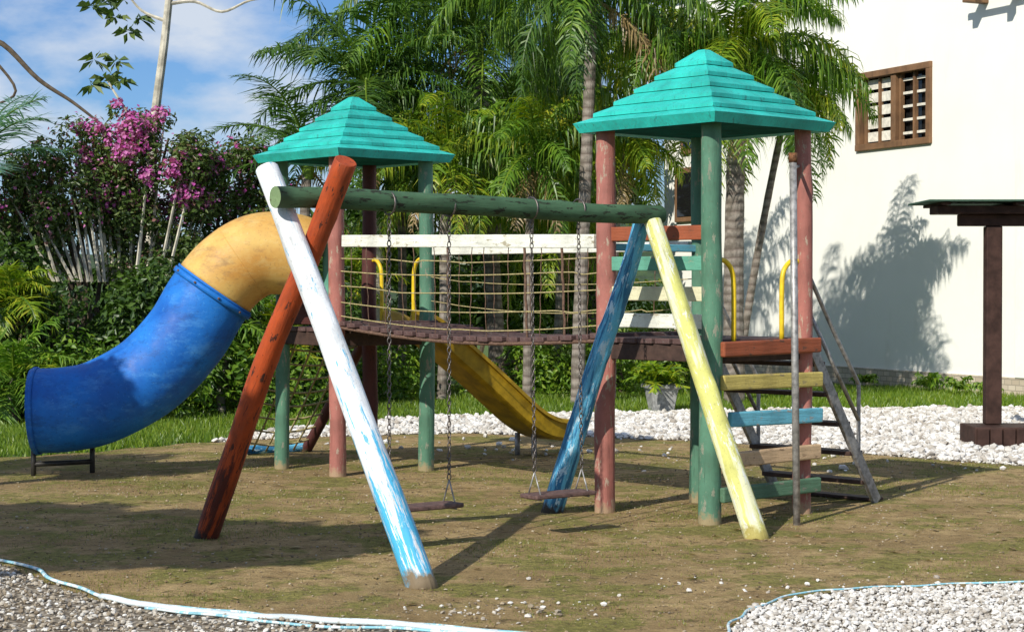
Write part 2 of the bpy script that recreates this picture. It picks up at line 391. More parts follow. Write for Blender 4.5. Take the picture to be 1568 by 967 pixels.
# ------------------------------------------------------------ swing set
sw = empty('swing_set', (-.15, 11, 0))
log('leg_white', (-.46, 9.33, 0), (-1.40, 10.43, 2.21), .082, .064, M_wht, sw, bury=.06, wob=.009, knots=5)
log('leg_red', (-1.88, 11.17, 0), (-.925, 10.09, 2.225), .074, .064, M_red, sw, bury=.06, wob=.014, knots=7)
log('leg_blue', (.29, 12.44, 0), (.825, 11.88, 1.95), .074, .055, M_blu, sw, bury=.06, wob=.012, knots=6)
log('leg_yellow', (1.49, 11.15, 0), (.905, 11.80, 1.95), .075, .055, M_yel, sw, bury=.06, wob=.010, knots=5)
log('top_beam', (-1.31, 10.14, 2.02), (.975, 11.87, 2.0), .062, .058, M_bea, sw, wob=.010, endmat=M_end, knots=8)
def beamP(t): return (-1.31+2.285*t, 10.14+1.73*t)
def chain(name, top, bot, e):
    base = []; seg = 10; sg = 5; rl, rw, rr = .019, .011, .0036
    for i in range(seg):
        a = 2*math.pi*i/seg; cx, cz = math.cos(a)*rw, math.sin(a)*rl
        for j in range(sg):
            q = 2*math.pi*j/sg; base.append((cx+rr*math.cos(q)*math.cos(a), rr*math.sin(q), cz+rr*math.cos(q)*math.sin(a)))
    bf = [(i*sg+j, ((i+1) % seg)*sg+j, ((i+1) % seg)*sg+(j+1) % sg, i*sg+(j+1) % sg) for i in range(seg) for j in range(sg)]
    t, bb = Vector(top), Vector(bot); L = (t-bb).length; n = int(L/.031); V = []; F = []
    for k in range(n):
        c0 = t.lerp(bb, (k+.5)/n); an = (0 if k % 2 else math.pi/2)+.5+random.uniform(-.2, .2); ca, sa = math.cos(an), math.sin(an)
        o = len(V); V += [(c0.x+x*ca-y*sa, c0.y+x*sa+y*ca, c0.z+z) for x, y, z in base]; F += [tuple(i+o for i in f) for f in bf]
    return par(pymesh(name, V, F, M_chn, smooth=True), e)
def swing(idx, t0, t1, zs, sway=(0, 0)):
    ax, ay = beamP(t0); bx, by = beamP(t1); d = Vector((bx-ax, by-ay, 0)); L = d.length; d.normalize(); nn = Vector((-d.y, d.x, 0))
    for k, (x, y) in enumerate(((ax, ay), (bx, by))):
        tubes(f'hanger_{idx}_{k}', [[(x+.062*math.cos(a)*nn.x*1.06, y+.062*math.cos(a)*nn.y*1.06, 2.01+.066*math.sin(a)) for a in np.linspace(0, 2*math.pi, 17)]], .006, M_chn, sw, 6)
        bot = (x+sway[0], y+sway[1], zs+.16)
        chain(f'chain_{idx}_{k}', (x, y, 1.95), bot, sw)
        c = Vector(bot); q = Vector((x+sway[0], y+sway[1], zs))
        tubes(f'stirrup_{idx}_{k}', [[c, q+nn*.07], [c, q-nn*.07], [q-K*.008+nn*.075, q-K*.008-nn*.075]], .005, M_met, sw, 6)
    a = Vector((ax+sway[0], ay+sway[1], zs+.012))-d*.05; b_ = Vector((bx+sway[0], by+sway[1], zs+.012))+d*.05
    board(f'seat_{idx}', a, b_, .17, .028, M_rub, sw, .008, up=tuple(nn))
K = Vector((0, 0, 1))
swing(1, .262, .41, .225)
swing(2, .625, .755, .235, (.02, -.03))

# ------------------------------------------------------------ towers
def tower_roof(e, cx, cy, dirs, half, z0, z1, seed):
    rs = random.Random(seed); n = 6; V = []; F = []; mi = []
    def ring(r, z): 
        o = len(V)
        for k in range(4):
            a, b = dirs[k], dirs[(k+1) % 4]
            for q in range(6):
                t = q/6; V.append((cx+(a[0]*(1-t)+b[0]*t)*r, cy+(a[1]*(1-t)+b[1]*t)*r, z+(rs.uniform(-.0018, .0018) if q else 0)))
        return o
    def conn(a, b, m=0):
        for j in range(24): F.append((a+j, a+(j+1) % 24, b+(j+1) % 24, b+j)); mi.append(m)
    H = z1-z0; prof = lambda t: (half*(1-t)+.04, z0+.06+(H-.06)*t**1.10)
    under = ring(half-.06, z0+.01); lip = ring(half+.012, z0-.004); conn(under, lip, 0)
    prev = lip
    for i in range(n):
        ra, za = prof(i/n); rb, zb = prof((i+1)/n)
        bot = ring(ra+.018, za); conn(prev, bot)
        mid = ring(rb, zb-.024 if i < n-1 else zb); conn(bot, mid)
        if i < n-1:
            lip2 = ring(rb+.020, zb-.026); conn(mid, lip2); prev = lip2
        else: F.append(tuple(range(mid, mid+24))); mi.append(0)
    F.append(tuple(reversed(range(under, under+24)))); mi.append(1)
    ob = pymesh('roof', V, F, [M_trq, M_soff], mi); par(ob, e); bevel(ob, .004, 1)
    return ob
def unit(d): L = math.hypot(*d); return (d[0]/L, d[1]/L)
def platform(e, L, F_, Rr, B, z):
    ps = [F_, Rr, B, L]
    for i in range(4):
        a, b = ps[i], ps[(i+1) % 4]
        board(f'joist_{i}', (a[0], a[1], z-.075), (b[0], b[1], z-.075), .11, .04, WOODDK, e)
    u = Vector((Rr[0]-F_[0], Rr[1]-F_[1], 0)); v = Vector((L[0]-F_[0], L[1]-F_[1], 0)); n = 6
    for i in range(n):
        a = Vector((F_[0], F_[1], z))+v*((i+.5)/n)-u*.04; b = a+u*1.08
        board(f'deck_{i}', a, b, v.length/n*.93, .035, M_dck, e, .004, up=tuple(v.normalized()))
tr = empty('playground_tower', (1.30, 12.4, 0))
rL, rF, rR, rB = (.636, 12.44), (1.285, 11.82), (1.968, 12.36), (1.335, 13.02)
log('post_pink_left', (*rL, 0), (*rL, 2.62), .070, .064, M_pnk, tr, bury=.05, wob=.006)
log('post_green_front', (*rF, 0), (*rF, 2.62), .074, .066, M_grn, tr, bury=.05, wob=.008)
log('post_pink_right', (*rR, 0), (*rR, 2.62), .062, .056, M_pnk, tr, bury=.05, wob=.006)
log('post_green_back', (*rB, 0), (*rB, 2.62), .066, .06, M_grn, tr, bury=.05, wob=.004)
cR = (1.30, 12.41)
dR = [unit((p[0]-cR[0], p[1]-cR[1])) for p in (rF, rR, rB, rL)]
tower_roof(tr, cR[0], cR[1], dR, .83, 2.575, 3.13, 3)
platform(tr, rL, rF, rR, rB, 1.17)
for nm, z, m_ in (('rail_orange', 1.885, M_obr), ('rail_mint', 1.685, M_mnt), ('rail_cream', 1.485, M_crm), ('rail_white', 1.305, M_wbd)):
    board(nm, (rL[0], rL[1], z), (rF[0], rF[1], z-.004), .095, .03, m_, tr)
board('rail_blue_back', (rL[0]+.05, rL[1]+.04, 1.80), (rB[0], rB[1], 1.80), .05, .03, M_lbl, tr)
def hoop(name, P0, P1, z0, z1, e, r=.017):
    p0 = Vector((*P0, z1)); p1 = Vector((*P1, z1)); L = (p1-p0).length; d = (p1-p0).normalized()
    pts = [p0+Vector((0, 0, -.03)), p0+d*L*.3, p0+d*L*.62+Vector((0, 0, -.005)), p0+d*L*.92+Vector((0, 0, -.07)), p1+Vector((0, 0, -.2)), Vector((*P1, z0))]
    tubes(name, [cat(pts, 6)], r, M_yst, e, 10)
hoop('hoop_left', rF, lerp(rF, rR, .24), 1.17, 1.70, tr)
hoop('hoop_right', rR, lerp(rF, rR, .76), 1.17, 1.70, tr)
lad = empty('wooden_ladder', (1.63, 12.1, 0))
dd = unit((rR[0]-rF[0], rR[1]-rF[1])); on = (dd[1]*.085, -dd[0]*.085)
for nm, z, m_, a, b_ in (('rung_orange', 1.135, M_obr, .02, 1.08), ('rung_yellow', .90, M_ylb, .02, 1.10), ('rung_blue', .665, M_lbl, .10, 1.10), ('rung_tan', .415, M_tan, .02, 1.08), ('rung_green', .19, M_gbd, .02, 1.08)):
    p = lerp(rF, rR, a); q = lerp(rF, rR, b_)
    board(nm, (p[0]+on[0], p[1]+on[1], z+random.uniform(-.012, .012)), (q[0]+on[0], q[1]+on[1], z+random.uniform(-.012, .012)), .098, .045, m_, lad, .01)
fp = empty('fireman_pole', (1.83, 11.78, 0))
tubes('pole', [[(1.835, 11.76, -.03), (1.832, 11.85, 1.2), (1.835, 11.96, 2.36)]], .0235, M_met, fp, 14)
tubes('top_clamp', [[(1.835, 11.96, 2.34), (1.835, 11.965, 2.40)]], .03, simple('rust', (.16, .07, .03), .8, .2, .5, 50), fp, 12)
tubes('bracket', [[(1.833, 11.95, 2.30), (1.93, 12.33, 2.34)]], .012, M_met, fp, 8)
st = empty('metal_staircase', (2.2, 12.9, 0))
s1a, s1b = Vector((2.02, 12.42, 1.15)), Vector((2.60, 13.02, .0)); s2a, s2b = Vector((1.40, 13.05, 1.15)), Vector((1.98, 13.65, 0))
board('stringer_near', s1a, s1b, .085, .03, M_met, st, .004, up=(.4, .4, .55)); board('stringer_far', s2a, s2b, .085, .03, M_met, st, .004, up=(.4, .4, .55))
for i in range(5):
    t = .13+.185*i; a = s1a.lerp(s1b, t); b_ = s2a.lerp(s2b, t)
    board(f'tread_{i}', a, b_, .16, .03, WOODDK, st, .004, up=(.69, .72, 0))
for nm, a0, b0 in (('near', s1a, s1b), ('far', s2a, s2b)):
    pm = a0.lerp(b0, .72)
    tubes(f'handrail_{nm}', [cat([a0+K*.45, a0.lerp(b0, .35)+K*.47, a0.lerp(b0, .68)+K*.52, pm+K*.5, pm+K*.35, pm], 6), [a0+K*.2, pm+K*.27], [a0, a0+K*.47]], .0145, M_met, st, 10)
board('foot', (2.62, 13.04, .015), (2.0, 13.67, .015), .12, .02, WOODDK, st, .004, up=(.69, .72, 0))

tl = empty('playground_tower', (-1.33, 15.37, 0))
lL, lF, lR, lB = (-1.94, 15.45), (-1.42, 14.83), (-.715, 15.30), (-1.24, 15.92)
log('post_green_left', (*lL, 0), (*lL, 2.62), .062, .056, M_grn, tl, bury=.05, wob=.005)
log('post_pink_front', (*lF, 0), (*lF, 2.62), .070, .062, M_pnk, tl, bury=.05, wob=.005)
log('post_green_right', (*lR, 0), (*lR, 2.62), .068, .06, M_grn, tl, bury=.05, wob=.006)
log('post_red_back', (*lB, 0), (*lB, 2.62), .066, .06, M_dkr, tl, bury=.05, wob=.004)
cL = (-1.33, 15.375)
dL = [unit((-.06, -1)), unit((1, -.06)), unit((.06, 1)), unit((-1, .06))]
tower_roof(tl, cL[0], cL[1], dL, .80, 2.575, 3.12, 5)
platform(tl, lL, lF, lR, lB, 1.18)
hoop('hoop_left', lB, lerp(lB, lR, .22), 1.18, 1.76, tl); hoop('hoop_right', lR, lerp(lB, lR, .78), 1.18, 1.76, tl)
log('stub_mint', (-1.50, 14.92, 1.2), (-1.50, 14.92, 1.98), .04, .04, M_mnt, tl)
board('side_panel', (lL[0], lL[1], 1.32), (lF[0], lF[1], 1.32), .2, .03, M_dkr, tl)

# ------------------------------------------------------------ rope bridge
rb = empty('rope_bridge', (-.2, 13.9, 1.2))
nA, nB = Vector((lF[0], lF[1], 0)), Vector((rL[0], rL[1], 0)); fA, fB = Vector((lR[0], lR[1], 0)), Vector((rB[0], rB[1], 0))
board('rail_near', nA.lerp(nB, .03)+K*1.90, nB.lerp(nA, .03)+K*1.84, .095, .045, M_wbd, rb)
board('rail_far', fA.lerp(fB, .03)+K*1.83, fB.lerp(fA, .03)+K*1.82, .07, .04, M_wbd, rb)
n = 21
for i in range(n):
    t = (i+.5)/n; sag = .07*math.sin(math.pi*t)
    a = nA.lerp(nB, t); b_ = fA.lerp(fB, t); z = 1.235-.04*t-sag+random.uniform(-.006, .006)
    d = (a-b_).normalized(); j = random.uniform(-.015, .015)
    wdir = (nB-nA).normalized()
    board(f'plank_{i}', a+d*(.02+j)+K*z, b_-d*(.02-j)+K*(z+random.uniform(-.01, .01)), .125, .038, M_dck, rb, .006, up=tuple(wdir))
for s, (A, B_) in (('near', (nA, nB)), ('far', (fA, fB))):
    hz = [1.30, 1.41, 1.54, 1.66, 1.76] if s == 'near' else [1.42, 1.62]
    hp = []
    for q, z in enumerate(hz):
        ks = [0]+sorted(random.uniform(.05, .95) for _ in range(5))+[1]; kz = [0]+[random.uniform(-.018, .012) for _ in range(5)]+[0]
        hp.append([A.lerp(B_, t)+K*(z-.03*t-(.075-.014*q)*math.sin(math.pi*t)+float(np.interp(t, ks, kz))) for t in np.linspace(0, 1, 60)])
    tubes(f'ropes_{s}', hp, .0052 if s == 'near' else .004, M_rop, rb, 6)
    vp = []; vp2 = []
    nv = 15 if s == 'near' else 7
    for k in range(1, nv):
        t = k/nv+random.uniform(-.012, .012); c0 = A.lerp(B_, t)
        lean = random.uniform(-.04, .04)
        p = [c0+K*z+Vector((.004*math.sin(z*30+k)+lean*(z-1.5), 0, 0)) for z in np.linspace(1.17-.06*math.sin(math.pi*t), 1.84, 10)]
        (vp2 if (s == 'near' and k in (7, 11, 13)) else vp).append(p)
    tubes(f'uprights_{s}', vp, .0038, M_rpd, rb, 6)
    if vp2: tubes(f'knotted_uprights_{s}', vp2, .011, M_rpd, rb, 6)
    tubes(f'deck_cable_{s}', [[A.lerp(B_, t)+K*(1.205-.04*t-.07*math.sin(math.pi*t)) for t in np.linspace(0, 1, 24)]], .014, M_rpd, rb, 8)

# ------------------------------------------------------------ yellow slide
ys = empty('yellow_slide', (-.3, 16.1, 0))
path = cat([(-1.0, 15.60, 1.17), (-.82, 15.75, 1.12), (-.5, 16.02, .84), (-.2, 16.27, .55), (.05, 16.48, .31), (.25, 16.65, .19), (.48, 16.84, .15)], 8)
prof = [(-.25, .16), (-.22, .17), (-.20, .15), (-.185, .03), (-.15, .0), (.15, 0), (.185, .03), (.20, .15), (.22, .17), (.25, .16), (.25, .13), (.222, .13), (.205, .0), (.16, -.03), (-.16, -.03), (-.205, .0), (-.222, .13), (-.25, .13)]
V = []; F = []
sd = Vector((-.52, .62, 0)).normalized(); k = len(prof)
for i, p in enumerate(path):
    t = (path[min(i+1, len(path)-1)]-path[max(i-1, 0)]).normalized(); up = sd.cross(t); up = up if up.z > 0 else -up
    for a, h in prof: V.append(p+sd*a+up*h)
for i in range(len(path)-1):
    for j in range(k): F.append((i*k+j, i*k+(j+1) % k, (i+1)*k+(j+1) % k, (i+1)*k+j))
F += [tuple(range(k)), tuple(reversed(range((len(path)-1)*k, len(path)*k)))]
M_ysl = simple('yellow_fibreglass', (.42, .26, .012), .45, 0, .4, 5, .05)
par(pymesh('chute', V, F, M_ysl, smooth=False), ys)
tubes('support', [[(.2, 16.55, .2), (.2, 16.55, -.03)], [(.05, 16.72, .2), (.05, 16.72, -.03)]], .025, M_met, ys)

# ------------------------------------------------------------ tube slide
ts = empty('tube_slide', (-2.8, 15, 0))
tp = cat([(-1.62, 15.12, 1.72), (-1.84, 15.08, 1.80), (-2.10, 15.05, 1.79), (-2.33, 15.02, 1.64), (-2.50, 15.0, 1.42), (-2.68, 14.97, 1.12), (-2.97, 14.95, .81), (-3.34, 14.92, .60), (-3.62, 14.9, .535), (-3.90, 14.88, .52)], 8)
cut = 29
def plastic(name, ca, cb, scuff, dirt, rough):
    m, nt, b, _ = mat_new(name); v = mapped(nt); vs = mapped(nt, 'Object', (.6, 1, 1.5))
    c = mix(nt, ramp(nt, noise(nt, v, 2.5, 6, .6), [(.38, 0.), (.62, 1.)]), ca, cb)
    c = mix(nt, ramp(nt, noise(nt, vs, 4.2, 9, .78), [(.52, 0.), (.64, .45)]), c, scuff)
    c = mix(nt, ramp(nt, noise(nt, vs, 6, 9, .8), [(.53, 0.), (.66, .6)]), c, dirt)
    c = mix(nt, ramp(nt, noise(nt, v, 45, 5, .7), [(.57, 0.), (.70, .55)]), c, dirt)
    c = mix(nt, ramp(nt, noise(nt, v, 28, 6, .8), [(.60, 0.), (.64, .5)]), c, scuff)
    nt.links.new(c, b.inputs[0])
    nt.links.new(ramp(nt, noise(nt, v, 5, 6, .7), [(.35, rough), (.65, rough+.3)]), b.inputs['Roughness'])
    b.inputs['Specular IOR Level'].default_value = .35
    bump(nt, b, noise(nt, v, 3, 3), .25, .03); return m
M_tub_t = plastic('tan_tube_plastic', (.54, .27, .06), (.64, .42, .12), (.64, .48, .20), (.24, .13, .06), .48)
M_tub_b = plastic('blue_tube_plastic', (.004, .10, .42), (.010, .17, .58), (.08, .30, .66), (.005, .04, .16), .45)
def tube_part(name, pts, rad, m_):
    v, f = tube_arr(pts, rad, 56, cap=False); ob = pymesh(name, v, f, m_, smooth=True)
    md = ob.modifiers.new('sol', 'SOLIDIFY'); md.thickness = .012; md.offset = -1; par(ob, ts); return ob
tube_part('tan_elbow', tp[:cut+1], .34, M_tub_t)
tube_part('blue_chute', tp[cut:], .345, M_tub_b)
def collar(name, i, w_, r, m_):
    a = tp[max(0, i-1)]; b_ = tp[min(len(tp)-1, i+1)]; d = (b_-a).normalized()
    tube_part(name, [tp[i]-d*w_/2, tp[i]+d*w_/2], r, m_)
collar('flange_blue', cut+1, .045, .368, M_tub_b); collar('flange_tan', cut-0, .02, .358, M_tub_b)
collar('collar_tower', 3, .05, .365, M_tub_t); collar('collar_end', len(tp)-2, .03, .358, M_tub_b); collar('seam_tan', 20, .008, .3425, M_tub_t)
dj = (tp[cut+2]-tp[cut]).normalized(); xx = Vector((0, 1, 0)).cross(dj).normalized(); yy = dj.cross(xx)
tubes('bolts', [[tp[cut+1]+(xx*math.cos(a)+yy*math.sin(a))*.36, tp[cut+1]+(xx*math.cos(a)+yy*math.sin(a))*.378] for a in np.linspace(0, 6.28, 11)], .010, M_rpd, ts, 8)
tubes('end_frame', [[(-3.89, 14.85, -.03), (-3.89, 14.85, .24)], [(-3.47, 15.1, -.03), (-3.47, 15.1, .26)], [(-3.89, 14.85, .09), (-3.47, 15.1, .09)]], .022, simple('dark_steel', (.05, .045, .04), .5, .4), ts, 8)

# ------------------------------------------------------------ net climber
nc = empty('rope_climbing_net', (-1.9, 16.4, 0))
a0, a1 = Vector((lB[0], lB[1], 1.15)), Vector((-1.93, 17.1, 0)); b0, b1 = Vector((lL[0], lL[1], 1.15)), Vector((-2.52, 16.75, 0))
log('pole_red', a1, a0, .05, .045, M_dkr, nc, bury=.05); log('pole_green', b1, b0, .05, .045, M_gbd, nc, bury=.05)
log('foot_bar', b1+Vector((0, 0, .04)), a1+Vector((0, 0, .04)), .04, .04, M_blu, nc)
pp = []
for i in range(1, 9):
    t = i/9; pp.append([a0.lerp(a1, t).lerp(b0.lerp(b1, t), q)+K*(-.05*math.sin(math.pi*q)) for q in np.linspace(0, 1, 8)])
for i in range(1, 5):
    q = i/5; pp.append([a0.lerp(b0, q).lerp(a1.lerp(b1, q), t)+K*(-.05*math.sin(math.pi*t)) for t in np.linspace(0, 1, 8)])
tubes('net', pp, .010, M_rop, nc, 6)

# ------------------------------------------------------------ house
hs = empty('white_house', (6, 28, 0))
HD = Vector((.4246, -.9054, 0)); HN = Vector((-.9054, -.4246, 0)); HO = Vector((5.52, 29.1, 0))
HM = Matrix((HD, -HN, Vector((0, 0, 1)))).transposed().to_4x4(); HM.translation = HO
m, nt, b, _ = mat_new('white_render_wall'); v = mapped(nt)
c = mix(nt, ramp(nt, noise(nt, v, .8, 5), [(.35, 0.), (.65, 1.)]), (.84, .83, .75), (.88, .87, .80))
c = mix(nt, ramp(nt, noise(nt, mapped(nt, 'Object', (1, 1, .25)), 2.2, 6, .7), [(.58, 0.), (.85, .3)]), c, (.5, .44, .33))
nt.links.new(c, b.inputs[0]); b.inputs['Roughness'].default_value = .9; bump(nt, b, noise(nt, v, 60, 3), .25, .004); M_wall = m
m, nt, b, _ = mat_new('stone_plinth'); v = mapped(nt, 'Object', (1, 1, 1))
br = N(nt, 'ShaderNodeTexBrick'); br.inputs['Scale'].default_value = 3.2; br.inputs['Color1'].default_value = (.46, .38, .28, 1); br.inputs['Color2'].default_value = (.60, .52, .41, 1); br.inputs['Mortar'].default_value = (.3, .26, .2, 1)
cmb = N(nt, 'ShaderNodeSeparateXYZ'); nt.links.new(v, cmb.inputs[0]); cx_ = N(nt, 'ShaderNodeCombineXYZ'); nt.links.new(cmb.outputs[0], cx_.inputs[0]); nt.links.new(cmb.outputs[2], cx_.inputs[1]); nt.links.new(cx_.outputs[0], br.inputs[0])
nt.links.new(br.outputs[0], b.inputs[0]); b.inputs['Roughness'].default_value = .9; M_plin = m
M_win = paint('window_timber', (.22, .12, .06), (.08, .05, .03), .4)
M_sht = simple('shutter_slats', (.70, .66, .56), .8, 0, .2, 12)
m, nt, b, _ = mat_new('window_glass'); b.inputs[0].default_value = (.012, .012, .012, 1); b.inputs['Roughness'].default_value = .08; M_gls = m
M_rof = simple('clay_roof', (.20, .09, .05), .8, 0, .4, 8)
def hbox(name, x0, x1, y0, y1, z0, z1, mat, bv=.0):
    ob = box(name, (x0, y0, z0), (x1, y1, z1), mat, None, bv); ob.matrix_world = HM; ob.parent = hs; ob.matrix_parent_inverse = Matrix.Translation(-Vector(hs.location)); return ob
wx0, wx1, wz0, wz1 = .0, 1.77, 3.75, 4.86
X0, X1 = -6.2, 9.0
hbox('wall_low', X0, X1, 0, 5, -.1, wz0, M_wall)
hbox('wall_left', X0, wx0, 0, 5, wz0, wz1, M_wall); hbox('wall_right', wx1, X1, 0, 5, wz0, wz1, M_wall)
hbox('wall_top', X0, X1, 0, 5, wz1, 7.0, M_wall)
hbox('plinth', X0-.02, X1, -.04, .2, -.1, .26, M_plin)
hbox('pilaster', 3.75, X1+.02, -.06, .1, .26, 7.0, M_wall, .01)
hbox('roof', X0-.6, X1+.5, -.25, 5.5, 7.003, 7.25, M_rof)
for i in range(3): hbox(f'rafter_{i}', 2.98+i*.75, 3.10+i*.75, -.38, .1, 5.60, 5.76, M_win, .01)
hbox('rafter_board', 2.9, X1, -.42, -.385, 5.765, 5.85, M_rof, .01)
hbox('glass', wx0+.02, wx1-.02, .16, .18, wz0+.02, wz1-.02, M_gls)
hbox('frame_b', wx0-.06, wx1+.06, -.05, .12, wz0-.06, wz0+.04, M_win, .008); hbox('frame_t', wx0-.06, wx1+.06, -.05, .12, wz1-.04, wz1+.06, M_win, .008)
hbox('frame_l', wx0-.058, wx0+.05, -.045, .12, wz0+.04, wz1-.04, M_win, .006); hbox('frame_r', wx1-.05, wx1+.058, -.045, .12, wz0+.04, wz1-.04, M_win, .006)
hbox('mullion', .83, .95, -.02, .12, wz0+.04, wz1-.04, M_win, .006)
for i, (x, wd) in enumerate(((.10, .06), (.46, .045), (.79, .05), (.99, .05), (1.33, .045), (1.68, .06))): hbox(f'stile_{i}', x-wd/2, x+wd/2, .04, .11, wz0+.04, wz1-.04, M_win)
# left sash: pale louvre panes almost closed; right sash: louvres open on a dark room
for ci, (xa, xb) in enumerate(((.135, .435), (.485, .76), (1.02, 1.305), (1.355, 1.645))):
    for i in range(5):
        z = wz0+.15+.205*i
        h = .15 if ci < 2 else .04
        hbox(f'slat_{ci}_{i}', xa, xb, .07+.004*ci, .09+.004*ci, z-h/2, z+h/2, M_sht)
for nm, x0, x1, z0, z1 in (('a', -5.72, -4.95, 2.75, 3.75), ('b', -5.5, -4.9, 4.0, 4.45), ('c', -5.8, -4.8, .0, .75)):
    hbox('window_far_'+nm, x0, x1, -.06, .02, z0, z1, M_win, .01); hbox('window_far_pane_'+nm, x0+.12, x1-.12, -.075, .0, z0+.1, z1-.1, M_gls)

# ------------------------------------------------------------ pergola
pg = empty('wooden_pergola', (4.7, 17.8, 0))
M_pg = simple('pergola_timber', (.05, .026, .02), .7, 0, .35, 9, spec=.2)
box('post', (4.60, 17.73, .2), (4.755, 17.87, 2.12), M_pg, pg, .01)
box('base_deck', (4.41, 17.40, -.02), (7.5, 18.0, .195), M_pg, pg, .01)
for i in range(12): box(f'cladding_{i}', (4.43+.125*i, 17.375, 0), (4.54+.125*i, 17.397, .185), M_pg, pg, .004)
box('beam_front', (4.34, 17.74, 2.122), (7.5, 17.86, 2.235), M_pg, pg, .01)
box('beam_cross_upper', (4.10, 17.62, 2.238), (7.5, 17.98, 2.315), M_pg, pg, .008)
for i in range(5): box(f'rafter_{i}', (4.12+.7*i, 17.50, 2.318), (4.20+.7*i, 18.35, 2.345), M_pg, pg, .004)
box('roof_sheet', (3.98, 17.45, 2.348), (7.6, 18.4, 2.366), simple('pergola_roof', (.05, .10, .07), .8, spec=.1), pg, .004)

# ------------------------------------------------------------ vegetation
L_palm = leafmat('palm_leaf', [(.03, .08, .008), (.07, .16, .014), (.13, .25, .02), (.23, .33, .03)], .35)
L_palmd = leafmat('palm_leaf_dark', [(.018, .05, .008), (.04, .10, .012), (.07, .15, .016), (.12, .20, .025)], .3)
L_palmy = leafmat('palm_leaf_yellow', [(.07, .14, .01), (.15, .26, .015), (.29, .38, .025), (.46, .42, .03)], .4)
L_palmb = leafmat('palm_leaf_bluish', [(.08, .18, .14), (.14, .27, .22), (.2, .34, .3)], .35)
L_bush = leafmat('bush_leaf', [(.012, .035, .006), (.03, .07, .01), (.06, .12, .015), (.10, .17, .025)], .25)
L_bushm = leafmat('bush_leaf_mid', [(.035, .07, .018), (.07, .12, .025), (.12, .18, .04), (.20, .24, .08)], .3)
L_bushl = leafmat('bush_leaf_light', [(.035, .09, .008), (.08, .17, .014), (.15, .26, .02), (.25, .34, .03)], .3)
L_pink = leafmat('bougainvillea_flower', [(.42, .05, .28), (.56, .09, .42), (.64, .20, .50), (.6, .30, .42)], .35)
L_red = leafmat('red_shrub_leaf', [(.09, .09, .03), (.22, .13, .09), (.34, .15, .16)], .3)
L_dry = leafmat('dry_frond', [(.16, .10, .04), (.28, .19, .08), (.4, .3, .14)], .2)
m, nt, b, _ = mat_new('palm_trunk'); v = mapped(nt)
wv = N(nt, 'ShaderNodeTexWave', bands_direction='Z'); wv.inputs['Scale'].default_value = 2.6; wv.inputs['Distortion'].default_value = 4; wv.inputs['Detail'].default_value = 4; nt.links.new(v, wv.inputs[0])
c = ramp(nt, wv.outputs['Fac'], [(0, (.14, .11, .09)), (.2, (.23, .19, .16)), (1, (.30, .26, .22))])
c = mix(nt, ramp(nt, noise(nt, v, 7, 7, .7), [(.42, 0.), (.6, .7)]), c, (.09, .075, .055)); nt.links.new(c, b.inputs[0]); b.inputs['Roughness'].default_value = .9
bump(nt, b, wv.outputs['Fac'], .4, .02); M_trk = m
M_trp = simple('pale_trunk', (.50, .46, .37), .9, 0, .35, 7)
M_brk = simple('bark', (.10, .075, .05), .9, 0, .4, 12)

